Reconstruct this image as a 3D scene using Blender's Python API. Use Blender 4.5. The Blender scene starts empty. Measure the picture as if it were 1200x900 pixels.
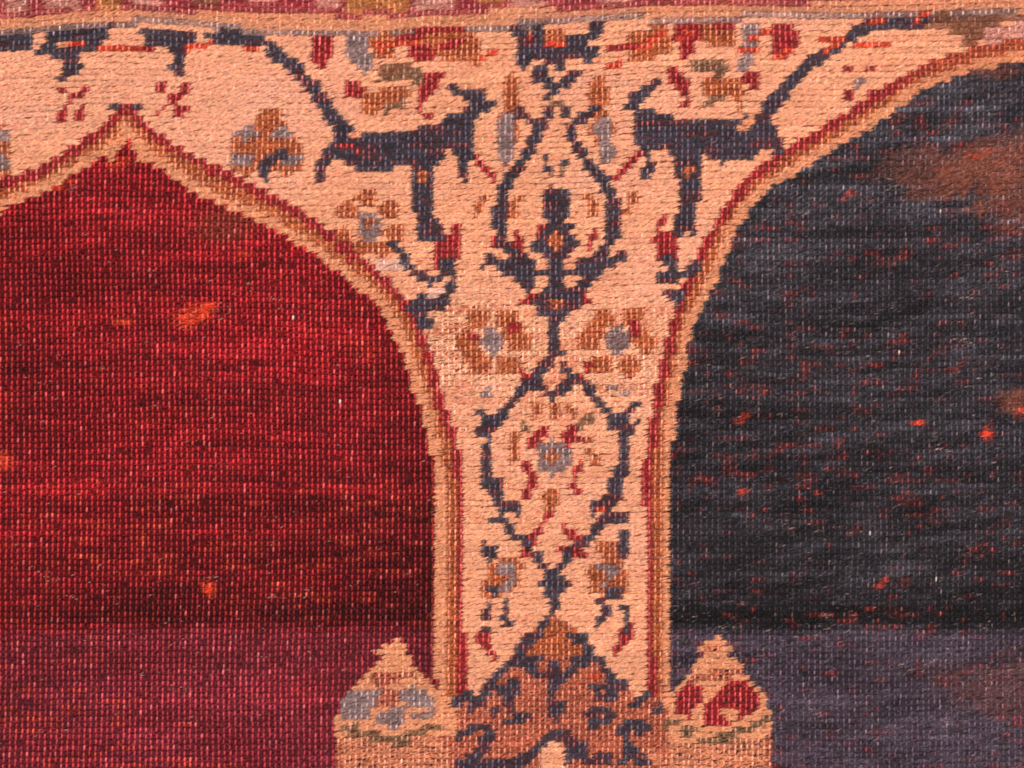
import bpy, math
import numpy as np
C = bpy.context.scene
S = 0.000375                      # metres per chart unit (about 2.5 mm per knot)
def W(px, py, h=0.0):             # chart unit -> world (rug hangs in the XZ plane, pile towards -Y)
    return ((px-600)*S, -h*S, (450-py)*S)

# ---------------------------------------------------------------- camera
cam = bpy.data.objects.new('camera', bpy.data.cameras.new('camera')); C.collection.objects.link(cam)
cam.location = (0, -0.90, 0); cam.rotation_euler = (math.radians(90), 0, 0)
cam.data.sensor_width = 36; cam.data.lens = 36*0.90/(1200*S)
cam.data.clip_start = 0.01; cam.data.clip_end = 50
cam.data.dof.use_dof = True; cam.data.dof.focus_distance = 0.9205; cam.data.dof.aperture_fstop = 2.6
C.camera = cam
# ---------------------------------------------------------------- world and lamps
w = bpy.data.worlds.new('World'); C.world = w; w.use_nodes = True
w.node_tree.nodes['Background'].inputs[0].default_value = (0.90, 0.80, 0.80, 1)
w.node_tree.nodes['Background'].inputs[1].default_value = 0.30
def area(name, loc, size, power, col):
    l = bpy.data.lights.new(name, 'AREA'); l.size = size; l.energy = power; l.color = col
    o = bpy.data.objects.new(name, l); C.collection.objects.link(o); o.location = loc
    d = -np.array(loc); 
    import mathutils
    o.rotation_euler = mathutils.Vector(d).to_track_quat('-Z', 'Y').to_euler()
area('key_lamp', (-0.9, -1.9, 2.2), 0.30, 98, (1.0, 0.87, 0.78))  # unseen key lamp added upper left for crisp relief
area('fill_lamp', (1.6, -2.4, 0.6), 0.9, 74, (1.0, 0.85, 0.80))  # unseen front fill, added to lift the dark gaps in the pile
C.view_settings.view_transform = 'Standard'; C.view_settings.look = 'None'
C.view_settings.exposure = 0.0; C.view_settings.gamma = 1.0

rng = np.random.default_rng(7)
# ---------------------------------------------------------------- the knot grid
PX, PY = 6.70, 6.80
X0, X1, Y0, Y1 = -130, 1330, -110, 1010
nu = int((X1-X0)/PX); nv = int((Y1-Y0)/PY)
U, V = np.meshgrid(np.arange(nu), np.arange(nv))
kx = (X0 + U*PX).astype(float).ravel(); ky = (Y0 + V*PY).astype(float).ravel()
uu = U.ravel(); vv = V.ravel()
gx = [-130, 0, 50, 100, 150, 200, 260, 300, 400, 450, 500, 600, 700, 750, 850, 950, 1050, 1330]
gy = [42, 38, 33, 28, 26, 28, 33, 36, 37, 39, 33, 31, 25, 22, 21, 20, 17, 14]
def lattice(seed, fx, fy, x, y):  # smooth value noise, 0..1, feature size fx by fy
    r = np.random.default_rng(seed).random((256, 256))
    a = (x+500)/fx; b = (y+500)/fy
    i = np.floor(a).astype(int); j = np.floor(b).astype(int); a = a-i; b = b-j
    a = a*a*(3-2*a); b = b*b*(3-2*b)
    g = lambda p, q: r[q % 256, p % 256]
    return (g(i,j)*(1-a)+g(i+1,j)*a)*(1-b)+(g(i,j+1)*(1-a)+g(i+1,j+1)*a)*b
# the rows of the old weaving are not quite straight
kx += (lattice(1, 260, 160, kx, ky)-.5)*7
ky += (np.interp(kx, gx, gy)-29)*np.exp(-np.clip(ky, 0, None)/170) + (lattice(2, 190, 240, kx, ky)-.5)*6
# the design is drawn for the part of the rug in view; further out it repeats mirrored
cx = np.where(kx < 0, 296-kx, kx); cx = np.where(cx > 1200, 2400-cx, cx)
cx = np.where(kx < 0, np.minimum(cx, 480), cx)
cy = ky.copy()

COL = {}
def colour(n, strand, node, worn): COL[n] = (len(COL), np.array(strand), np.array(node), worn)
colour('ivory',  (.84,.415,.245), (.88,.47,.32), 0.0)
colour('tan',    (.73,.32,.170), (.82,.40,.24), 0.25)
colour('peach',  (.64,.235,.120), (.78,.35,.24), 0.6)
colour('ochre',  (.42,.105,.032), (.74,.27,.155), 0.75)
colour('red',    (.165,.004,.007), (.52,.030,.040), 1.0)
colour('blue',   (.029,.028,.035), (.088,.076,.102), 0.62)
colour('navy',   (.039,.037,.053), (.140,.110,.155), 0.52)
colour('crimson',(.260,.010,.016), (.60,.085,.085), 0.8)
colour('pale',   (.235,.165,.165), (.50,.36,.37), 0.45)
colour('olive',  (.190,.105,.055), (.42,.26,.18), 0.5)
colour('salmon', (.44,.115,.058), (.70,.27,.20), 0.75)
colour('mauve',  (.350,.040,.052), (.58,.16,.17), 0.5)
colour('pink',   (.60,.27,.21), (.78,.46,.42), 0.3)
colour('mustard',(.46,.17,.055), (.66,.32,.17), 0.4)
colour('brown',  (.20,.075,.040), (.36,.18,.12), 0.3)
colour('bare',   (.88,.53,.42), (.92,.60,.50), 0.1)
colour('orange', (.58,.050,.020), (.85,.20,.12), 0.5)
names = list(COL)
ci = np.zeros(len(kx), int)           # colour of every knot
pi = np.zeros(len(kx), int)           # part every knot belongs to
PARTS = []                            # (name, parent index or None, label or None)
def part(name, parent=None, label=None):
    PARTS.append((name, parent, label)); return len(PARTS)-1
def inside(pts):
    m = np.zeros(len(cx), bool); n = len(pts)
    for i in range(n):
        x1, y1 = pts[i]; x2, y2 = pts[(i+1) % n]
        if y1 == y2: continue
        c = ((y1 > cy) != (y2 > cy)) & (cx < (x2-x1)*(cy-y1)/(y2-y1)+x1)
        m ^= c
    return m
def near(pts):
    d = np.full(len(cx), 1e9)
    for (x1, y1), (x2, y2) in zip(pts[:-1], pts[1:]):
        L = (x2-x1)**2+(y2-y1)**2+1e-9
        t = np.clip(((cx-x1)*(x2-x1)+(cy-y1)*(y2-y1))/L, 0, 1)
        d = np.minimum(d, np.hypot(cx-x1-t*(x2-x1), cy-y1-t*(y2-y1)))
    return d
def put(m, p, c):
    ci[m] = COL[c][0]
    if p is not None: pi[m] = p
def P(p, c, *pts): put(inside(pts) | ((near(list(pts)+[pts[0]]) < 1.5) if c == 'navy' else False), p, c)
def T(p, c, wd, *pts): put(near(pts) < wd/2+(1.7 if c == 'navy' else .7), p, c)
def E(p, c, x, y, rx, ry): put(((cx-x)/rx)**2+((cy-y)/ry)**2 < 1, p, c)
def D(p, c, *pts):                    # single knots
    for x, y in pts: put((abs(cx-x) < 5.6) & (abs(cy-y) < 4.9), p, c)

# ---------------------------------------------------------------- the design
spand = part('ivory_ground')
redf = part('red_field', None, 'deep red arch field with bare vertical ribs and an orange worn spot')
bluf = part('blue_field', None, 'near black blue arch field with red flecks and rusty brown patches')
bl = part('arch_border', None, 'tan and ochre edge of the red arch'); br = part('arch_border', None, 'tan and ochre edge of the dark blue arch')
outer = part('outer_border', None, 'mauve red border strip along the top'); guard = part('guard_stripe')
put(cx > -999, spand, 'ivory')
FL = [(0,247),(25,239),(50,228),(83,208),(117,187),(135,176),(150,166),(168,182),(190,198),(210,213),(222,222),(247,235),(265,243),(290,252),(310,263),(327,273),(350,287),(372,300),(400,322),(418,337),(440,355),(455,377),(466,400),(478,435),(486,460),(497,490),(502,515),(511,560),(512,600),(512,735),(512,1100)]
CL = [(0,217),(25,210),(50,201),(80,182),(110,162),(125,150),(138,138),(149,126),(160,137),(175,152),(200,172),(222,183),(245,197),(265,205),(280,212),(292,219),(305,227),(317,234),(337,243),(358,256),(380,270),(410,292),(440,319),(455,333),(468,350),(484,372),(493,392),(500,415),(508,440),(514,465),(522,490),(530,510),(535,530),(539,560),(541,600),(540,650),(540,730),(542,815),(542,1100)]
FR = [(1330,66),(1200,72),(1150,81),(1105,96),(1080,107),(1065,117),(1050,130),(1025,148),(1000,162),(985,170),(960,185),(935,203),(905,220),(885,240),(873,254),(862,272),(855,290),(848,310),(838,332),(826,355),(815,378),(808,400),(804,430),(798,455),(793,480),(788,520),(786,545),(786,610),(787,735),(788,1100)]
CR = [(1330,42),(1200,47),(1160,56),(1120,68),(1090,78),(1050,98),(1040,107),(1020,118),(1000,131),(985,141),(960,157),(940,168),(912,184),(897,196),(875,215),(860,233),(850,250),(840,265),(832,280),(823,298),(810,326),(802,342),(797,360),(790,382),(783,410),(777,440),(772,462),(768,485),(763,520),(759,545),(760,600),(761,735),(763,815),(763,1100)]
def arch(F, CC, b, field, fc, xs, down):
    poly = inside(CC + [(xs, 1100), (xs, CC[0][1])])
    put(poly, b, 'ochre')
    put((near(CC) < 5.6), b, 'crimson')
    fld = inside(F + [(xs, 1100), (xs, F[0][1])])
    put(poly & ~fld & (near(F) < 11), b, 'tan')
    put(fld, field, fc)
arch(FL, CL, bl, redf, 'red', -400, 1)
arch(FR, CR, br, bluf, 'blue', 1700, 1)
# cusp of the red arch
P(bl,'ochre',(140,140),(149,128),(158,140),(170,158),(150,160),(128,160)); P(redf,'red',(138,185),(149,160),(162,185))
P(redf,'red',(128,196),(140,180),(146,166),(152,150),(158,166),(170,190))
T(bl,'crimson',7,(149,124),(149,132)); D(bl,'navy',(136,127),(162,125))
T(bl,'tan',8,(129,183),(141,170),(147,150)); T(bl,'tan',8,(170,187),(159,170),(153,152))

# outer border and guard stripe
by = np.interp(cx, [0,60,130,200,260,330,400,460,500,600,680,750,900,1000,1100,1200], [22,17,14,12,14,16,19,20,17,12,9,5,5,2,0,0])
gq = np.interp(cx, gx, gy)
put(cy < gq+3.5, guard, 'pale')
put(cy < gq-3.5, guard, 'tan')
m = cy < by+1; put(m, outer, 'mauve')
for x0, x1, y1, c in [(6,32,14,'pink'),(54,96,11,'pink'),(156,192,6,'pink'),(112,140,10,'mustard'),(372,402,12,'pink'),(408,480,14,'mustard'),(488,532,13,'pink'),(596,640,7,'pink'),(226,258,5,'brown'),(290,326,5,'pink'),(560,590,4,'mustard'),(700,740,1,'pink'),(820,880,-2,'mustard')]:
    put((cx > x0) & (cx < x1) & (cy < y1) & (cy > y1-22), outer, c)
mm = (cy < -22); put(mm, outer, 'mauve')
put(mm & (((cx//46).astype(int) % 2) == 0) & (cy > -60), outer, 'pink'); put(cy < -70, outer, 'blue')
# right end of the stripe: brown patch
P(guard,'brown',(1082,20),(1100,16),(1210,15),(1210,24),(1160,30),(1150,50),(1128,58),(1122,38),(1100,36),(1084,38))
P(guard,'tan',(1080,2),(1210,-2),(1210,14),(1082,15))
P(spand,'pink',(1155,34),(1210,24),(1210,44),(1150,54))

# navy meander hanging under the stripe, left
mea = part('leaf_meander', spand)
P(mea,'navy',(-10,43),(40,41),(38,59),(0,61),(-10,66))
P(mea,'navy',(54,37),(132,31),(131,48),(112,56),(94,60),(92,74),(100,77),(86,87),(80,94),(69,92),(77,79),(74,66),(44,65),(43,57),(54,50))
T(mea,'tan',6,(70,52),(95,50)); T(mea,'orange',5,(80,55),(96,52))
P(mea,'ivory',(133,32),(163,32),(160,54),(122,56))
P(mea,'navy',(164,34),(232,37),(228,50),(217,62),(215,80),(220,90),(206,90),(199,80),(204,66),(200,57),(176,56),(172,46))
P(mea,'navy',(238,42),(262,36),(280,38),(288,54),(258,54),(244,50))
T(mea,'orange',6,(217,58),(246,52)); T(mea,'orange',6,(286,60),(300,56)); T(mea,'crimson',6,(160,60),(178,58)); T(mea,'orange',5,(120,57),(165,58))
vine = part('curling_vine', spand, 'dark vine running down from the top edge on the left')
T(vine,'navy',9,(284,49),(306,50),(320,58),(333,68)); T(vine,'navy',12,(320,64),(335,70),(345,79),(357,92),(368,104))
T(vine,'navy',14,(368,104),(378,118),(386,132),(396,146),(408,158))

# quatrefoils of crimson dots
for x, y, pts, g in [(86,120,((-13,-12),(13,-14),(-2,-3),(-10,8),(12,9),(-14,16),(10,16),(6,-9)),0),(204,116,((-14,-12),(13,-12),(5,-4),(-2,2),(-12,12),(12,11),(8,16),(-17,16)),0),(1006,95,((-15,-13),(15,-13),(-13,14),(18,13),(16,19),(-14,19)),1)]:
    q = part('rosette', spand); D(q,'crimson',*[(x+a, y+b) for a, b in pts])
    if g: D(q,'pale',(x,y),(x-3,y+5))

# big clover-like flower on the left
f = part('flower', spand, 'large ochre and grey clover flower above the red arch')
E(f,'ochre',315,146,20,20); E(f,'ochre',311,172,44,16); E(f,'ochre',289,187,22,18); E(f,'ochre',336,188,23,18)
E(f,'pale',287,157,16,7); E(f,'pale',332,157,15,7); E(f,'pale',284,187,16,8); E(f,'pale',342,186,14,8)
T(f,'navy',8,(311,207),(311,192),(322,184),(334,180))
f = part('flower', spand); P(f,'ochre',(-10,150),(14,150),(16,205),(-10,210)); E(f,'pale',2,160,9,9); E(f,'pale',2,192,10,9)

# small flower by the arch, left
f = part('flower', spand, 'small ochre flower with grey centre beside the red arch')
for x, y in [(430,232),(408,248),(455,246),(462,272),(404,276),(424,290),(446,292)]: E(f,'ochre',x,y,13,11)
E(f,'pale',432,264,15,17); D(f,'ochre',(434,261)); D(f,'crimson',(404,286),(410,302),(399,290))

# floral sprays under the stripe
def spray(ff, s):
    pass
fl = part('floral_spray', spand, 'red, ochre and grey flower spray left of the centre stem')
P(fl,'crimson',(368,42),(392,40),(391,58),(385,76),(376,84),(366,70))
P(fl,'pale',(402,42),(430,40),(432,60),(438,76),(430,88),(416,78),(404,60))
P(fl,'ochre',(432,42),(458,38),(470,48),(462,66),(436,68)); P(fl,'ochre',(470,38),(560,38),(566,60),(560,78),(535,72),(500,66),(480,50))
P(fl,'crimson',(476,56),(505,54),(512,68),(495,76),(482,70)); T(fl,'orange',8,(444,56),(470,52),(486,48)); T(fl,'crimson',7,(470,46),(500,38)); T(fl,'crimson',7,(518,56),(538,50)); T(fl,'orange',6,(565,66),(580,64))
P(fl,'olive',(442,80),(480,74),(500,84),(496,97),(446,97)); T(fl,'brown',7,(446,86),(478,78))
P(fl,'crimson',(402,96),(416,98),(434,100),(420,114),(410,120),(404,110)); P(fl,'ochre',(424,107),(478,103),(484,114),(450,122),(440,134),(424,134))
P(fl,'crimson',(500,84),(526,86),(516,100),(502,114),(494,132),(485,128),(489,110)); D(fl,'crimson',(500,135)); T(fl,'olive',7,(452,130),(474,120)); T(fl,'crimson',6,(540,32),(500,36))
fr = part('floral_spray', spand, 'red, ochre and grey flower spray right of the centre stem')
P(fr,'ochre',(738,36),(782,30),(790,58),(770,68),(738,70)); T(fr,'orange',8,(752,54),(776,42)); T(fr,'crimson',7,(712,54),(744,52)); T(fr,'orange',6,(714,76),(728,72))
P(fr,'crimson',(790,30),(822,26),(820,50),(812,66),(794,70)); T(fr,'orange',6,(796,44),(812,38)); P(fr,'ochre',(824,30),(866,28),(862,56),(826,56)); P(fr,'crimson',(836,30),(864,30),(862,38),(838,38))
P(fr,'pale',(868,28),(892,28),(888,56),(882,78),(864,84),(868,56)); P(fr,'crimson',(900,32),(932,26),(936,50),(926,68),(908,70),(900,50)); T(fr,'orange',6,(908,68),(930,58)); T(fr,'orange',6,(880,44),(900,40)); T(fr,'orange',5,(868,60),(890,58))
P(fr,'olive',(812,70),(838,66),(858,76),(850,88),(810,86)); P(fr,'crimson',(868,88),(880,82),(894,86),(888,104),(878,106)); P(fr,'ochre',(820,94),(868,94),(874,108),(872,130),(862,130),(858,110),(822,108)); T(fr,'olive',7,(830,120),(846,114))
P(fr,'crimson',(778,84),(790,76),(800,82),(808,98),(812,112),(804,130),(798,128),(801,112),(788,98))

# leaves with grey hearts either side of the stem
for x, s in ((596,1),(706,-1)):
    lf = part('leaf', spand, 'slender ochre and grey leaf ' + ('left' if s > 0 else 'right') + ' of the centre stem')
    E(lf,'ochre',x+4*s,112,12,26); E(lf,'ochre',x,150,14,24); E(lf,'pale',x-s*2,152,10,18); E(lf,'pale',x-4*s,176,10,16)

# cloud bands
cb = part('cloud_band', spand, 'large dark cloud band left of the centre stem')
P(cb,'navy',(395,150),(412,157),(430,157),(470,155),(500,150),(520,142),(545,138),(557,142),(557,160),(556,182),(546,186),(547,206),(537,207),(537,178),(526,173),(516,186),(506,200),(506,230),(508,250),(511,258),(520,270),(516,282),(503,281),(488,278),(490,262),(486,245),(481,240),(480,205),(481,193),(470,193),(455,200),(440,203),(425,202),(410,194),(395,188),(385,192),(382,216),(373,216),(372,195),(380,180),(392,168),(395,160))
P(cb,'navy',(523,97),(534,99),(540,108),(550,108),(568,109),(567,120),(562,123),(580,124),(576,130),(562,134),(552,145),(505,150),(525,138),(540,132),(554,126),(545,118),(534,110),(526,105))
D(cb,'navy',(545,212)); put((abs(cx-417) < 8) & (abs(cy-159) < 4), cb, 'tan'); D(cb,'ochre',(496,207)); T(cb,'crimson',5,(402,172),(420,176))
T(cb,'crimson',6,(558,187),(568,198),(578,208))
cr2 = part('cloud_band', spand, 'large dark cloud band right of the centre stem')
P(cr2,'navy',(722,121),(738,121),(738,108),(750,104),(762,104),(768,91),(776,89),(771,101),(761,112),(748,122),(735,126))
P(cr2,'navy',(742,125),(764,126),(767,132),(782,134),(795,143),(830,144),(850,142),(868,138),(874,134),(870,144),(878,148),(890,142),(900,140),(914,152),(908,158),(900,160),(918,164),(916,178),(908,178),(900,168),(890,176),(885,181),(872,188),(845,190),(838,186),(828,181),(820,186),(820,205),(822,222),(820,232),(812,245),(812,255),(817,262),(808,268),(800,276),(790,272),(788,258),(798,250),(800,235),(798,215),(792,210),(792,190),(785,178),(775,172),(765,171),(757,175),(763,182),(765,198),(762,206),(752,208),(752,202),(758,194),(756,180),(748,172),(744,160),(742,145))
T(cr2,'navy',14,(884,150),(897,133),(912,115),(928,96),(942,82)); T(cr2,'navy',11,(942,82),(955,71),(970,62),(986,50),(1000,40),(1016,32)); T(cr2,'navy',11,(1016,30),(1045,27),(1082,25))
D(cr2,'ochre',(807,197),(805,204)); T(cr2,'tan',7,(870,148),(882,138)); T(cr2,'crimson',7,(749,177),(736,194),(722,211))
T(cr2,'orange',6,(960,50),(988,46)); T(cr2,'orange',7,(1000,56),(1010,54)); T(cr2,'orange',5,(1018,29),(1034,25)); T(cr2,'orange',5,(966,60),(985,52)); T(cr2,'orange',4,(1012,53),(1046,52)); T(cr2,'orange',5,(1070,22),(1086,18))

# crimson buds with small tendrils
tl = part('tendril', spand, 'small dark tendril with crimson bud beside the red arch')
P(tl,'crimson',(510,284),(523,276),(532,262),(540,264),(542,290),(538,300),(530,310),(524,318),(508,320),(507,300)); P(tl,'navy',(516,304),(530,303),(530,318),(516,318))
T(tl,'navy',7.5,(461,287),(467,293),(473,302),(479,310),(486,317),(494,324),(504,330),(514,326),(522,319)); T(tl,'navy',7.5,(531,324),(529,336),(522,349),(508,357))
P(tl,'navy',(476,359),(490,346),(503,341),(502,352),(514,352),(525,347),(527,352),(517,360),(503,364),(498,375),(487,375),(484,364)); T(tl,'navy',7,(495,380),(503,377))
T(tl,'bare',9,(505,345),(516,340)); P(tl,'bare',(438,305),(455,300),(475,312),(468,320),(442,318))
tr = part('tendril', spand, 'small dark tendril with crimson bud beside the blue arch')
P(tr,'crimson',(764,284),(768,268),(776,252),(784,246),(780,260),(776,268),(788,272),(796,282),(797,300),(788,308),(774,312),(768,300)); D(tr,'navy',(780,305),(788,311),(776,331),(774,321),(787,317))
T(tr,'navy',8,(786,326),(800,322),(812,316),(817,307)); T(tr,'navy',8,(783,344),(799,343)); T(tr,'navy',7,(786,351),(797,352)); D(tr,'navy',(795,266),(813,272))

# central stem and crown
st = part('centre_stem', spand, 'dark crowned stem ornament in the middle')
P(st,'ochre',(612,36),(668,34),(662,50),(652,62),(640,60),(620,50)); T(st,'crimson',6,(600,40),(620,44)); T(st,'orange',6,(632,56),(666,55))
for p in (((598,34),(612,34),(616,50),(603,48)),((610,50),(632,48),(636,62),(622,68),(616,80),(608,80),(603,68)),((628,56),(690,56),(694,64),(634,68)),((662,40),(692,44),(690,54),(664,52)),((692,30),(708,28),(702,42),(690,42)),((682,56),(700,58),(698,70),(686,76),(682,70)),
          ((634,64),(664,64),(662,80),(652,82),(648,76),(644,80),(636,80)),((623,83),(642,80),(646,94),(654,98),(668,82),(680,82),(678,92),(668,98),(658,106),(648,114),(640,114),(642,102),(630,95),(623,94)),((624,34),(634,34),(634,46),(624,46))):
    P(st,'navy',*p)
T(st,'olive',6,(645,118),(656,122)); T(st,'navy',7,(606,131),(618,137),(628,148)); T(st,'navy',7,(646,127),(636,146)); D(st,'navy',(662,132)); T(st,'navy',7,(695,129),(684,137),(672,147),(664,152))
T(st,'navy',11,(632,152),(625,166),(616,182),(606,198),(596,210)); T(st,'navy',13,(594,212),(588,228),(585,250),(587,278)); T(st,'navy',10,(588,282),(600,292),(604,304))
T(st,'navy',10,(668,150),(672,164),(680,177)); T(st,'navy',11,(686,188),(696,200),(706,212),(712,222)); T(st,'navy',14,(714,224),(719,242),(720,262),(716,282)); T(st,'navy',10,(714,284),(706,298))
T(st,'olive',6.5,(640,192),(644,206)); T(st,'olive',6.5,(661,190),(657,206)); D(st,'navy',(640,196),(661,191),(640,182))
P(st,'navy',(637,224),(645,219),(658,220),(668,228),(667,245),(663,257),(658,262),(672,261),(668,270),(640,270),(643,260),(636,250))
P(st,'navy',(624,286),(634,272),(644,264),(662,266),(672,277),(681,283),(678,290),(668,297),(660,302),(658,340),(645,340),(645,302),(636,297),(626,295)); P(st,'ochre',(643,274),(650,270),(661,276),(660,288),(650,294),(641,288))
P(st,'navy',(624,316),(646,315),(646,323),(624,325)); P(st,'navy',(656,315),(686,314),(684,324),(656,323))
P(st,'navy',(563,316),(568,302),(582,296),(592,304),(603,301),(624,301),(626,320),(624,336),(618,341),(610,331),(600,322),(587,318),(584,310),(572,310)); D(st,'tan',(585,300))
P(st,'navy',(677,304),(700,299),(714,304),(722,296),(736,293),(735,303),(718,311),(705,320),(695,328),(686,338),(677,336),(682,325),(676,318))
P(st,'navy',(623,350),(632,342),(645,336),(660,337),(679,339),(676,345),(686,350),(684,358),(672,363),(661,368),(656,380),(646,381),(643,369),(632,366),(628,358)); P(st,'ochre',(644,352),(652,347),(659,353),(655,363),(646,362))
T(st,'crimson',7,(613,356),(621,348)); T(st,'crimson',7,(684,347),(690,354)); T(st,'navy',6.9,(651,380),(651,408))
T(st,'crimson',7,(607,274),(609,290)); T(st,'crimson',7,(697,268),(693,288)); T(st,'crimson',6.5,(631,270),(637,266)); D(st,'crimson',(577,282))
for a in ((568,232),(560,242),(558,250),(608,232),(603,240),(602,248),(688,232),(694,240),(697,250),(744,232),(738,240),(735,250)): D(st,'ochre',a)

# upper pair of column flowers
for x, y, pet in ((578,401,((-18,-28),(18,-27),(-32,-2),(32,0),(-16,28),(18,28),(-24,16),(24,-14))),(722,399,((-14,-26),(20,-28),(-32,2),(34,2),(-17,28),(18,30),(-24,-10),(26,-8)))):
    f = part('flower', spand, 'ochre six petalled flower with grey heart ' + ('left' if x < 650 else 'right') + ' of the thin stem')
    for a, b in pet: E(f,'ochre',x+a,y+b,13.5,12.5)
    E(f,'pale',x,y,14,15); D(f,'pale',(x-5,y+55),(x-10,y+63) if x < 650 else (x+8,y+62)) 
    D(f,'crimson',(x+(34 if x < 650 else -34), y+36), (x+(-22 if x < 650 else 22), y-8), (x+22,y-18))

# almond medallion in the column
md = part('almond_medallion', spand, 'almond shaped dark vine medallion on the column')
D(md,'navy',(647,413),(655,414),(660,430),(666,436)); T(md,'navy',8,(648,414),(640,428),(630,438),(621,448),(611,458),(602,468),(594,477),(587,488),(581,494))
T(md,'navy',7,(622,448),(634,453),(640,460),(648,464)); T(md,'navy',8,(656,460),(664,450),(673,443),(682,446)); T(md,'crimson',7,(681,441),(688,433),(694,425)); T(md,'crimson',6.5,(611,434),(617,440))
T(md,'navy',7.6,(684,449),(693,461),(701,470),(709,478),(715,486))
D(md,'navy',(560,482)); T(md,'navy',7.5,(568,487),(570,498)); P(md,'navy',(556,504),(566,496),(580,491),(588,492),(584,502),(576,509),(572,514),(556,514)); T(md,'navy',7,(572,510),(573,526))
T(md,'navy',14,(570,526),(571,560)); P(md,'navy',(566,558),(588,561),(590,574),(592,586),(607,591),(609,602),(602,603),(598,596),(590,597),(590,606),(582,612),(571,612),(570,607),(584,604),(578,584),(569,578))
T(md,'navy',8,(588,606),(596,618),(604,629),(616,631)); T(md,'navy',7,(734,484),(746,474)); P(md,'navy',(716,488),(738,486),(738,496),(748,495),(745,505),(736,512),(732,522),(724,520),(724,508),(716,502))
T(md,'navy',14,(730,524),(731,545),(728,556)); P(md,'navy',(712,562),(728,554),(731,574),(726,586),(716,597),(710,592),(704,592),(696,605),(688,600),(692,590),(708,582)); T(md,'navy',7,(706,607),(732,606)); T(md,'orange',5,(698,600),(708,596))
T(md,'navy',9,(712,603),(704,611),(696,624),(686,634),(676,641)); T(md,'navy',7,(676,641),(668,648),(661,657),(657,664)); D(md,'navy',(632,653),(639,662),(643,669),(660,660),(619,640))
T(md,'crimson',7,(646,600),(634,617),(624,632),(611,652)); P(md,'crimson',(614,632),(628,636),(626,648),(612,656)); P(md,'crimson',(652,612),(664,616),(672,622),(684,628),(676,634),(662,628)); D(md,'crimson',(684,652),(676,648),(655,642)); D(md,'navy',(618,636),(620,643))
P(md,'navy',(643,672),(658,671),(662,680),(667,686),(660,694),(650,699),(637,695),(633,686),(641,679)); T(md,'navy',6.8,(650,697),(647,722))
f = part('flower', md, 'small grey rosette with crimson petals in the middle of the medallion')
for a in ((625,519),(630,511),(635,505),(662,512),(670,506),(668,521),(676,514),(616,545),(620,552),(624,560),(623,570),(617,580),(680,543),(676,551),(673,560),(671,570),(678,577)): D(f,'crimson',a)
E(f,'pale',648,536,21,20.5); E(f,'ochre',648,536,10,8)
P(f,'ochre',(640,574),(656,574),(662,586),(656,596),(640,598),(633,584)); P(f,'ochre',(641,470),(656,470),(655,494),(642,494)); D(f,'ochre',(627,486),(632,480),(668,478),(674,484),(604,514),(605,524),(605,534),(600,542),(692,516),(691,528),(697,538)); D(f,'olive',(612,495),(617,501),(682,499),(689,493))

# hanging sprays in the foot of the column
g = part('hanging_spray', spand, 'small dark and ochre spray with crimson tip, left in the column foot')
P(g,'navy',(560,640),(566,633),(572,640),(582,642),(578,652),(574,659),(568,650)); P(g,'ochre',(572,660),(598,652),(616,658),(610,686),(592,696),(574,706),(560,700),(560,680),(572,676)); T(g,'pale',8,(586,668),(602,664),(598,680),(590,688))
for a in ((576,692),(579,699),(570,719),(572,712),(570,726)): D(g,'navy',a)
T(g,'navy',8,(594,708),(591,728)); D(g,'navy',(597,733)); P(g,'crimson',(560,738),(576,734),(579,748),(576,758),(584,767),(577,775),(564,762),(558,750)); D(g,'navy',(568,738))
g = part('hanging_spray', spand, 'small dark and ochre spray with crimson tip, right in the column foot')
P(g,'navy',(724,642),(732,634),(738,640),(734,652),(726,656)); D(g,'navy',(733,626)); P(g,'ochre',(700,636),(724,636),(724,654),(734,664),(736,692),(712,702),(694,694),(686,674),(688,664),(702,662)); T(g,'pale',8,(700,664),(722,668),(710,682))
T(g,'navy',7,(714,694),(728,696)); T(g,'navy',8,(706,706),(710,716),(701,728)); D(g,'navy',(730,712),(734,722),(733,730)); P(g,'crimson',(725,735),(741,732),(742,748),(733,758),(722,769),(716,765),(726,752)); D(g,'navy',(735,735))

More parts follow.
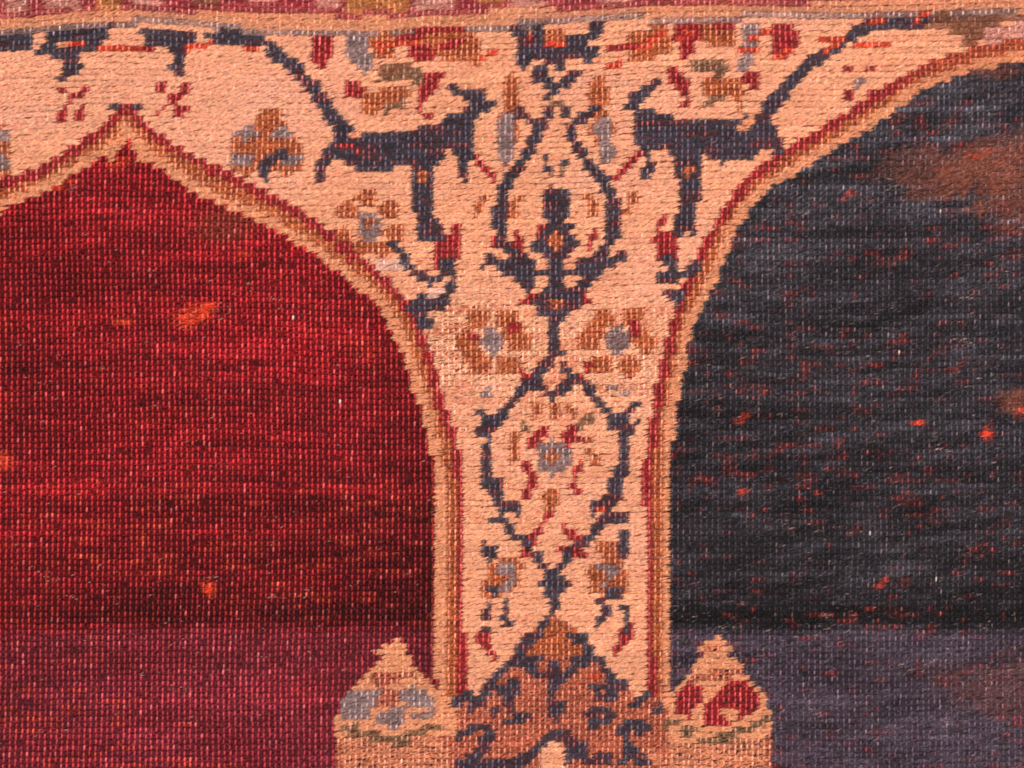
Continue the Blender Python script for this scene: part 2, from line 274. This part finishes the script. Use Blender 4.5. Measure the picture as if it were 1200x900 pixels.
# capital under the column
cp = part('capital', None, 'salmon capital with dark arabesque lines at the foot of the column')
P(cp,'salmon',(650,722),(664,730),(690,744),(696,766),(712,780),(728,802),(746,814),(790,816),(800,856),(903,840),(900,1100),(398,1100),(396,862),(512,830),(532,818),(562,818),(577,803),(592,780),(604,768),(610,745),(636,732))
P(cp,'ochre',(642,728),(660,728),(690,748),(692,772),(606,772),(610,750))
for p in (((606,768),(608,750),(620,744),(632,738),(634,746),(622,756),(616,766)),((662,742),(686,740),(690,750),(694,764),(688,768),(684,752),(668,750)),((645,812),(645,822),(660,824),(664,832),(656,838),(654,846),(646,842),(642,830))): P(cp,'navy',*p)
for wd, p in ((7,((528,828),(544,816),(560,819),(574,804),(586,786),(598,776),(630,774))),(7,((622,784),(632,792),(655,796),(668,790),(676,776),(704,772))),(8,((650,782),(652,806))),(7,((706,778),(714,790),(718,800),(730,808))),(7,((640,728),(632,736))),(6.5,((580,806),(596,812))),(6.5,((588,814),(606,800))),
              (6.8,((550,830),(562,824))),(6.8,((576,836),(584,832))),(6.8,((596,848),(616,840))),(6.8,((552,854),(570,852))),(6.8,((540,862),(548,860))),(11,((576,862),(566,876),(556,890))),(8,((536,898),(612,897))),(10,((660,860),(646,864),(634,874),(622,886),(612,894))),
              (7,((660,868),(668,866))),(9,((666,878),(682,876))),(9,((664,888),(686,884))),(6.8,((686,894),(714,890))),(7,((690,840),(700,834))),(7,((694,850),(712,846))),(7,((708,834),(718,838))),(7,((698,808),(716,806))),(7,((722,806),(732,804))),(7,((704,820),(720,816))),
              (10,((728,858),(738,850))),(7,((736,848),(750,846))),(6.8,((748,858),(756,855))),(9,((734,868),(738,878),(732,894))),(7,((742,882),(748,884))),(7,((748,892),(772,890))),(6.8,((604,812),(594,822),(600,832))),(6.8,((752,816),(762,812))),(6.8,((744,824),(750,822))),(6.8,((770,832),(782,828)))): T(cp,'navy',wd,*p)
P(cp,'orange',(694,790),(706,790),(704,796),(690,796))
P(cp,'ivory',(650,868),(662,878),(660,1100),(628,1100),(634,884))
# below the capital the design goes on as two shafts
P(cp,'peach',(398,864),(524,864),(524,930),(398,930)); P(cp,'peach',(784,864),(900,864),(900,930),(784,930)); T(cp,'peach',9,(760,884),(786,900))
P(cp,'tan',(398,930),(900,930),(900,1100),(398,1100))

# finials
fn = part('finial', None, 'pale tan onion finial with grey bands against the red field')
P(fn,'tan',(465,750),(476,758),(480,770),(474,777),(490,781),(492,790),(502,800),(514,812),(530,818),(534,840),(532,864),(398,866),(393,856),(394,842),(404,820),(416,805),(430,790),(440,780),(454,775),(441,766),(450,756))
P(fn,'salmon',(436,788),(486,786),(490,798),(432,800)); P(fn,'salmon',(440,805),(470,806),(468,830),(444,832))
for p in (((403,816),(424,806),(446,812),(440,824),(430,846),(404,844)),((470,808),(488,804),(502,812),(510,826),(490,832),(472,826)),((442,834),(474,830),(476,848),(462,858),(440,848)),((480,836),(508,832),(510,840),(482,844))): P(fn,'pale',*p)
for a, b in (((404,852),(420,850)),((414,861),(440,860)),((436,868),(478,870)),((478,862),(500,860)),((500,853),(520,850))): T(fn,'olive',6.8,a,b)
fn = part('finial', None, 'tan onion finial with crimson patches against the dark blue field')
P(fn,'tan',(840,743),(850,750),(859,762),(852,770),(868,776),(877,795),(889,806),(899,820),(901,834),(906,838),(904,852),(900,866),(786,868),(786,816),(796,804),(804,794),(815,778),(828,768),(814,762),(830,752))
P(fn,'salmon',(815,790),(868,782),(872,792),(812,802)); T(fn,'salmon',5,(826,764),(842,758))
P(fn,'crimson',(788,822),(798,802),(810,798),(826,810),(822,826),(812,836),(806,846),(798,836),(788,832)); P(fn,'crimson',(823,852),(822,826),(842,812),(856,799),(870,797),(882,803),(892,818),(889,832),(876,838),(868,844),(864,832),(852,830),(846,834),(856,846),(852,854))
for a, b in (((782,850),(796,846)),((798,858),(816,856)),((820,866),(856,864)),((858,858),(878,854)),((882,848),(902,842))): T(fn,'olive',6.8,a,b)
P(None,'tan',(778,812),(790,812),(790,830),(778,830))

# ---------------------------------------------------------------- yarn colour of every knot
N = len(kx)
strand = np.array([COL[n][1] for n in names])[ci]; node = np.array([COL[n][2] for n in names])[ci]; worn = np.array([COL[n][3] for n in names])[ci].astype(float)
G = strand.reshape(nv, nu, 3); Gp = np.pad(G, ((1,1),(1,1),(0,0)), mode='edge'); av = sum(Gp[1+a:1+a+nv, 1+b:1+b+nu] for a in (-1,0,1) for b in (-1,0,1)).reshape(-1,3)/9
soft = np.isin(ci, [COL[k][0] for k in ('ochre','pale','olive','tan','salmon','pink','mustard')])
sw = np.where(soft, .16, .07)[:,None]*(~np.isin(ci, [COL['red'][0], COL['blue'][0], COL['ivory'][0]]))[:,None]; sw = sw+(np.isin(pi, [outer, guard])*.28)[:,None]; strand = strand*(1-sw)+av*sw; node = np.where(soft[:,None], node*.8+av*.2*1.3, node)
isR = ci == COL['red'][0]; isB = ci == COL['blue'][0]; isI = ci == COL['ivory'][0]
streak = lattice(11, 13, 1.6, uu, vv+uu*.10)*.6+lattice(14, 5, 1, uu, vv)*.4; streak2 = lattice(12, 4, 1, uu, vv); big = lattice(13, 170, 120, kx, ky); row = np.random.default_rng(5).random(nv)[vv]
def mix(a, b, t): return a*(1-t[:,None])+b*t[:,None]
def blob(x, y, rx, ry, p=2): return np.exp(-(((kx-x)/rx)**2+((ky-y)/ry)**2)**(p/2))
# dye lots: wool dyed darker and lighter runs along the rows of knots, then the painted glass veil
val = np.exp(1.35*(streak-.5)+.65*(streak2-.5)+.45*(row-.5))*(1.0+.35*(big-.5))
up = np.clip((ky-150)/250, 0, 1); rag0 = lattice(73, 9, 3, uu, vv)-.5
vR = val*(.90-0.30*np.clip((ky-300)/350,0,1)-.16*np.clip((ky-450)/150,0,1)*np.clip((kx-200)/200,0,1)+.5*(big-.5)-.30*np.exp(-((ky-345+.1*kx)/22)**2)*(kx<330)-.30*np.exp(-((ky-598)/14)**2)*(kx>150)+0.35*np.exp(-((kx-60)/150)**2)*np.clip((ky-420)/200,0,1))
dark_band = 1-0.60*np.exp(-((ky-722-5*rag0)/13)**2)-0.25*np.exp(-((ky-700)/34)**2)  # darker band of rows just above the veil
pale = np.clip((ky-733-9*rag0)/13, 0, 1)*(.75+.5*lattice(74, 14, 5, uu, vv))  # glass reflection over the lowest rows, painted into the wool colour
strand[isR] *= (vR*dark_band)[isR,None]; node[isR] *= (np.sqrt(vR)*(0.4+0.6*dark_band))[isR,None]
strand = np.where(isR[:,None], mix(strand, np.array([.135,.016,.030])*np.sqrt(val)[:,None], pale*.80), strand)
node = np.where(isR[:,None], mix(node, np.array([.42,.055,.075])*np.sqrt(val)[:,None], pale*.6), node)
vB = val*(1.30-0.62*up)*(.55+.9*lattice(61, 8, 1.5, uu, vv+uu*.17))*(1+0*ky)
strand[isB] *= (vB*dark_band)[isB,None]; node[isB] *= (vB*dark_band)[isB,None]
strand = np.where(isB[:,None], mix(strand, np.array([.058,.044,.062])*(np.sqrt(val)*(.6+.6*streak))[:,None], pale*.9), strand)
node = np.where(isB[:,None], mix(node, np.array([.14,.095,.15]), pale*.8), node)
# brown tinted patches
rag = .55*(lattice(71, 5, 2, uu, vv+uu*.12)-.5)+.5*(lattice(72, 14, 6, uu, vv)-.5)+.25*(rng.random(N)-.5)
def patch(x, y, rx, ry): return np.clip((1-np.hypot((kx-x)/rx, (ky-y)/ry)+rag*1.1)*2.2, 0, 1)
brown_tint = np.clip(patch(1105,205,80,38)*.52+patch(1205,222,85,52)*.6+patch(1200,808,105,44)*.28+patch(1195,475,26,20)*.6+patch(1165,85,50,14)*.5+patch(1180,170,60,16)*.4, 0, .85)*(.55+.5*streak)
strand = np.where(isB[:,None], mix(strand, np.array([.27,.075,.038]), brown_tint), strand); node = np.where(isB[:,None], mix(node, np.array([.30,.12,.07]), brown_tint*.8), node); worn = np.where(isB, worn*(1-.6*brown_tint), worn)
r2 = np.clip(blob(262,265,36,20,3),0,1)*.6
strand = np.where(isR[:,None], mix(strand, np.array([.20,.05,.022]), r2), strand); node = np.where(isR[:,None], mix(node, np.array([.28,.08,.05]), r2), node)
# bare red weft showing along rows
fle = lattice(21, 2.2, 1, uu, vv)*.6+lattice(22, 1.6, 1, uu, vv)*.25+lattice(25, 26, 10, uu, vv)*.25
hot = np.clip((fle-0.68)/0.25, 0, 1)*(.35+.65*rng.random(N))*isB*(1-brown_tint)
node = mix(node, np.array([.50,.060,.050]), hot*.9); strand = mix(strand, np.array([.20,.020,.016]), hot*.45)
hotR = np.clip((lattice(23, 4, 1, uu, vv)*.7+lattice(26, 22, 9, uu, vv)*.4-0.70)/0.25, 0, 1)*isR*(.3+.7*rng.random(N))
node = mix(node, np.array([.80,.11,.055]), hotR*.7); strand = mix(strand, np.array([.42,.022,.012]), hotR*.4)
xr = np.clip((kx-1050)/60, 0, 1)*(pi == br)*.75; strand = mix(strand, np.array([.42,.095,.035]), xr*(ci != COL['tan'][0])+xr*.3*(ci == COL['tan'][0])); node = mix(node, np.array([.60,.17,.08]), xr*.8)
isN = ci == COL['navy'][0]; hn = np.clip((lattice(24, 4, 1, uu, vv)-0.62)/0.2, 0, 1)*isN
node = mix(node, np.array([.50,.09,.08]), hn*.7); strand = mix(strand, np.array([.10,.025,.03]), hn*.35)
# bright repairs
for x, y, rx, ry, a in ((226,368,20,9,1),(222,380,12,5,.8),(246,358,12,3,.6),(146,378,16,4,.6),(3,540,12,12,.7),(245,690,7,11,.5),(80,218,14,3,.7),(140,192,16,8,.6),(285,300,9,4,.5),(870,490,7,3,.75),(1157,508,6,7,.7),(1198,482,8,4,.6),(1033,683,7,2.5,.9),(872,575,8,2,.5),(993,230,8,2.5,.8),(1122,430,7,2.5,.5),(1073,497,8,2.5,.8),(1150,180,14,2.5,.35)):
    ex = kx-x; ey = ky-y; d = np.exp(-((ex*.96-ey*.28)/rx)**2-((ey*.96+ex*.28)/ry)**2)*a*(.6+.9*(rag+.5))
    t = np.clip(d*2.0-.12, 0, 1)*(.65+.35*rng.random(N))*(isR | isB); strand = mix(strand, np.array([.76,.062,.022]), t); node = mix(node, np.array([.85,.14,.07]), t); worn = worn*(1-.6*t)
# wear of the ivory ground: the low rows between the tufts show more in the middle
wearI = np.clip(0.42*np.exp(-((ky-410)/70)**2)+0.15*(big-.4)+0.25*np.exp(-((kx-560)/60)**2-((ky-400)/60)**2), 0, .65)
worn = np.where(isI, wearI, worn)
isP = isI | (ci == COL['tan'][0])
strand = np.where(isP[:,None], strand*(0.86+0.22*streak+0.12*row)[:,None], strand)
hI = np.clip((lattice(27, 6, 1, uu, vv)-.52)/.2, 0, 1)*isI*np.clip(.25+2.2*wearI, 0, 1)*(.4+.6*rng.random(N))
strand = mix(strand, np.array([.60,.17,.090]), hI*.75)
pinkish = np.clip(lattice(31, 90, 40, kx, ky)-.45, 0, .5)+0.4*np.exp(-((ky-110)/70)**2)*(kx < 420)
strand = np.where(isI[:,None], mix(strand, np.array([.86,.45,.32]), pinkish*.9), strand)
rest = ~(isR | isB | isP); strand = np.where(rest[:,None], strand*(0.7+0.6*streak2)[:,None], strand)

# ---------------------------------------------------------------- materials
def wool(name, rough, spec, sheen):
    m = bpy.data.materials.new(name); m.use_nodes = True; nt = m.node_tree; b = nt.nodes['Principled BSDF']
    a = nt.nodes.new('ShaderNodeAttribute'); a.attribute_name = 'dye'
    n = nt.nodes.new('ShaderNodeTexNoise'); n.inputs['Scale'].default_value = 900; n.inputs['Detail'].default_value = 2
    mr = nt.nodes.new('ShaderNodeMapRange'); mr.inputs[1].default_value = .25; mr.inputs[2].default_value = .75; mr.inputs[3].default_value = .72; mr.inputs[4].default_value = 1.28
    mu = nt.nodes.new('ShaderNodeMix'); mu.data_type = 'RGBA'; mu.blend_type = 'MULTIPLY'; mu.inputs[0].default_value = 1
    tc = nt.nodes.new('ShaderNodeTexCoord'); nt.links.new(tc.outputs['Object'], n.inputs['Vector'])
    nt.links.new(n.outputs['Fac'], mr.inputs[0]); nt.links.new(a.outputs['Color'], mu.inputs[6]); nt.links.new(mr.outputs[0], mu.inputs[7]); nt.links.new(mu.outputs[2], b.inputs['Base Color'])
    b.inputs['Roughness'].default_value = rough; b.inputs['Specular IOR Level'].default_value = spec
    b.inputs['Sheen Weight'].default_value = sheen; b.inputs['Sheen Roughness'].default_value = .4
    return m
pile_mat = wool('wool_pile', .60, .22, .0); 

# ---------------------------------------------------------------- yarn geometry
def frame(ax):
    ax = ax/np.linalg.norm(ax, axis=1, keepdims=True); up = np.tile([0., 0., 1.], (len(ax), 1)); s = np.cross(ax, up); s /= np.linalg.norm(s, axis=1, keepdims=True)+1e-9
    return s, np.cross(s, ax)
def strands(root, mid, tip, r0, r1, col, sides=3):
    """tapered fibres, in chart units (x right, y down, h towards the viewer)"""
    n = len(root); a = np.arange(sides)*2*np.pi/sides
    s, t = frame(tip-root); vs = []
    for c, r in ((root, r0), (mid, r1)):
        vs.append(c[:,None,:]+(s[:,None,:]*np.cos(a)[None,:,None]+t[:,None,:]*np.sin(a)[None,:,None])*r[:,None,None])
    v = np.concatenate(vs+[tip[:,None,:]], axis=1); k = 2*sides+1
    f = []
    for i in range(sides):
        j = (i+1) % sides; f += [(i, j, j+sides), (i, j+sides, i+sides), (i+sides, j+sides, 2*sides)]
    f = np.array(f)[None]+(np.arange(n)*k)[:,None,None]
    return v.reshape(-1,3), f.reshape(-1,3), np.repeat(col, k, axis=0)
def beads(c, rx, ry, h, base, col):
    """little knot collars: a six sided dome"""
    n = len(c); a = np.arange(6)*np.pi/3+np.pi/6; vs = []
    for k, z in ((1., 0.), (.78, .62)):
        v = np.zeros((n, 6, 3)); v[:,:,0] = c[:,None,0]+np.cos(a)*k*rx[:,None]-np.sin(a)*k*ry[:,None]*.10; v[:,:,1] = c[:,None,1]+np.sin(a)*k*ry[:,None]; v[:,:,2] = (base+h*z)[:,None]; vs.append(v)
    t = np.zeros((n,1,3)); t[:,0,:2] = c; t[:,0,2] = base+h; v = np.concatenate(vs+[t], axis=1); f = []
    for i in range(6):
        j = (i+1) % 6; f += [(i, j, j+6), (i, j+6, i+6), (i+6, j+6, 12)]
    f = np.array(f)[None]+(np.arange(n)*13)[:,None,None]
    return v.reshape(-1,3), f.reshape(-1,3), np.repeat(col, 13, axis=0)
def mesh(name, blocks):
    off = 0; V_, F_, C_ = [], [], []
    for v, f, c in blocks: V_.append(v); F_.append(f+off); C_.append(c); off += len(v)
    v = np.concatenate(V_); f = np.concatenate(F_); c = np.concatenate(C_)
    v = v.copy(); v[:,2] += 16*(lattice(81, 210, 150, v[:,0], v[:,1])-.5)+7*(lattice(82, 80, 60, v[:,0], v[:,1])-.5)   # the rug is not quite flat
    wv = np.empty_like(v); wv[:,0] = (v[:,0]-600)*S; wv[:,1] = -v[:,2]*S; wv[:,2] = (450-v[:,1])*S
    me = bpy.data.meshes.new(name); me.vertices.add(len(wv)); me.vertices.foreach_set('co', wv.astype(np.float32).ravel())
    me.loops.add(len(f)*3); me.loops.foreach_set('vertex_index', f.astype(np.int32).ravel())
    me.polygons.add(len(f)); me.polygons.foreach_set('loop_start', np.arange(0, len(f)*3, 3, dtype=np.int32)); me.polygons.foreach_set('use_smooth', np.ones(len(f), bool))
    me.update(); at = me.attributes.new('dye', 'FLOAT_COLOR', 'POINT'); at.data.foreach_set('color', np.concatenate([np.clip(c,0,1), np.ones((len(c),1))], axis=1).astype(np.float32).ravel())
    me.materials.append(pile_mat)
    o = bpy.data.objects.new(name, me); C.collection.objects.link(o); return o

GLINTS = ((50,676),(82,702),(135,702),(175,702),(250,680),(322,355),(265,362),(292,335),(122,434),(52,452),(320,606),(322,668),(322,697),(215,806),(225,843),(432,765),(476,674),(330,250),(88,225),(470,700),(360,690),(15,405),(1052,172),(1045,222),(1025,440),(1000,437),(1125,398),(965,733),(1045,787),(1150,262),(970,720),(1012,350))
def yarn(idx):
    """all fibres and collars of the knots idx"""
    out = []; n = len(idx)
    x = kx[idx]; y = ky[idx]; wr = worn[idx]
    # pile: long lean fibres where the wool survives, short stubs where it is worn to the knot
    nv_ = (ci[idx] == COL['navy'][0]); bl_ = (ci[idx] == COL['blue'][0])
    for q in range(22):
        keep = rng.random(n) < np.where(wr < .5, .92, np.where(bl_ | nv_, .78, .52)); i = idx[keep]; m = len(i); X = x[keep]; Y = y[keep]; w_ = wr[keep]; B_ = bl_[keep]
        L = (10.5-4.5*w_+3*B_)*(0.6+.7*rng.random(m)); ang = np.radians(16+(4.5+4*(w_ > .3))*rng.standard_normal(m)+8*(lattice(41, 60, 40, X, Y)-.5)*2)
        h = (1.5-.3*w_)*(0.65+.55*rng.random(m))
        rx = X-L*.47+(rng.random(m)-.5)*(PX-.8*(w_ > .3)); ry = Y+L*.13+(rng.random(m)-.5)*(5.5+1.1*w_)
        root = np.stack([rx, ry, .1+.6*rng.random(m)], 1)
        dx = L*np.cos(ang); dy = -L*np.sin(ang)
        mid = root+np.stack([dx*.5, dy*.42, h*.95], 1); tip = root+np.stack([dx, dy, h*.85], 1)
        r = .36+.26*rng.random(m)+.10*w_
        sp = np.where(w_ < .3, .26, np.where(B_, 1.3, .8))[:,None]; c = strand[i]*(1-sp/2+sp*rng.random((m,1)))*(1+.05*rng.standard_normal((m,3)))
        lm = lattice(51, 40, 14, X, Y)**3
        for gx_, gy_ in GLINTS: lm = lm+14*np.exp(-((X-gx_)/7)**2-((Y-gy_)/3.5)**2)
        gl = rng.random(m) < .004*(lm*4+np.where(w_ < .3, 1, 0)); c[gl] = c[gl]*.5+np.array([.80,.50,.42])*.4  # specular glints painted into the fibre colour, denser at the listed spots
        g2 = B_ & (rng.random(m) < .030); c[g2] = c[g2]*1.6+np.array([.07,.06,.07])
        out.append(strands(root, mid, tip, r, r*1.05, c))
    # collars: the vertical ribs of the worn field
    keep = rng.random(n) < np.clip(.12+wr*1.3, 0, .97); i = idx[keep]; m = len(i); w_ = wr[keep]
    cc = np.stack([x[keep]+.5*rng.standard_normal(m)*.6, y[keep]+.5*rng.standard_normal(m)], 1)
    c = node[i]*(0.60+.60*rng.random((m,1))); hi = (rng.random(m) < .05) & (w_ > .4); c[hi] = c[hi]*1.35+np.array([.10,.06,.055]); wh = rng.random(m) < .003*np.clip(lattice(52, 30, 9, cc[:,0], cc[:,1])-.74, 0, 1)*4*(w_ > .6); c[wh] = c[wh]*.35+np.array([.95,.78,.72])*.65  # glints on some collars painted as a brighter colour
    out.append(beads(cc, (1.20-.25*(ci[i] == COL['blue'][0]))+.35*rng.random(m), 3.3+.9*rng.random(m), 2.0+.6*rng.random(m), .2+.8*w_, c))
    return out

rug = bpy.data.objects.new('antique_rug', None); C.collection.objects.link(rug)
rug['label'] = 'worn antique wool rug with a red and a dark blue arch beside an ivory column'; rug['category'] = 'rug'
objs = {}
for k, (nm, par, lab) in enumerate(PARTS):
    idx = np.nonzero(pi == k)[0]
    if len(idx) == 0: continue
    o = mesh(nm, yarn(idx)); objs[k] = o
    o.parent = objs[par] if par is not None else rug
    if lab: o['label'] = lab
# woven foundation: a sheet with ridged red wefts, behind every knot
gxn, gyn = 400, 680
xs = np.linspace(X0-6, X1, gxn); ys = np.linspace(Y0-6, Y1, gyn); XX, YY = np.meshgrid(xs, ys)
hh = .35*np.sin(YY*2*np.pi/PY*1.0)+.2*np.sin(XX*2*np.pi/PX)
YY2 = YY+(np.interp(XX, gx, gy)-29)*np.exp(-np.clip(YY, 0, None)/170)
v = np.stack([XX, YY2, hh-.5], 2).reshape(-1,3); a = (np.arange(gyn-1)[:,None]*gxn+np.arange(gxn-1)[None]).ravel()
f = np.concatenate([np.stack([a, a+gxn, a+1], 1), np.stack([a+1, a+gxn, a+gxn+1], 1)])
vb = v.copy(); vb[:,2] = -4; 
rim = np.concatenate([np.arange(gxn), np.arange(1, gyn)*gxn+gxn-1, (gyn-1)*gxn+np.arange(gxn-2, -1, -1), np.arange(gyn-2, 0, -1)*gxn]); nr = len(rim)
b0 = len(v); rn = np.roll(rim, -1); nr = b0
fr_ = np.concatenate([f[:, ::-1]+b0, np.stack([rim, rn, b0+rn], 1), np.stack([rim, b0+rn, b0+rim], 1)])
vc = np.tile([.24,.045,.032], (2*b0, 1)); bx = np.concatenate([v, vb])
isfb = inside  # design test on the sheet
def pts_in(F, xs_):
    m = np.zeros(len(bx), bool); pts = F+[(xs_,1100),(xs_,F[0][1])]
    for i in range(len(pts)):
        x1, y1 = pts[i]; x2, y2 = pts[(i+1) % len(pts)]
        if y1 == y2: continue
        m ^= ((y1 > bx[:,1]) != (y2 > bx[:,1])) & (bx[:,0] < (x2-x1)*(bx[:,1]-y1)/(y2-y1)+x1)
    return m
vc[pts_in(FR, 1700)] = (.035,.018,.022)      # dark wefts behind the blue arch
vc[pts_in(FL, -400)] = (.10,.006,.010)
o = mesh('foundation', [(bx, np.concatenate([f, fr_]), vc)]); o.parent = rug; o['label'] = 'flat red woven backing showing between the knots'

# the wall the rug hangs on, just behind it
me = bpy.data.meshes.new('wall'); ww, z0, z1 = 3.0, -1.6, 1.6
me.from_pydata([(-ww,.014,z0),(ww,.014,z0),(ww,.014,z1),(-ww,.014,z1),(-ww,.12,z0),(ww,.12,z0),(ww,.12,z1),(-ww,.12,z1)], [], [(0,1,2,3),(5,4,7,6),(4,0,3,7),(1,5,6,2),(3,2,6,7),(4,5,1,0)])
wl = bpy.data.objects.new('wall', me); C.collection.objects.link(wl); wl['kind'] = 'structure'
m = bpy.data.materials.new('plaster'); m.use_nodes = True; b = m.node_tree.nodes['Principled BSDF']; b.inputs['Base Color'].default_value = (.30,.24,.20,1); b.inputs['Roughness'].default_value = .9
nz = m.node_tree.nodes.new('ShaderNodeTexNoise'); nz.inputs['Scale'].default_value = 60; bp = m.node_tree.nodes.new('ShaderNodeBump'); bp.inputs['Strength'].default_value = .2
m.node_tree.links.new(nz.outputs['Fac'], bp.inputs['Height']); m.node_tree.links.new(bp.outputs['Normal'], b.inputs['Normal']); me.materials.append(m)
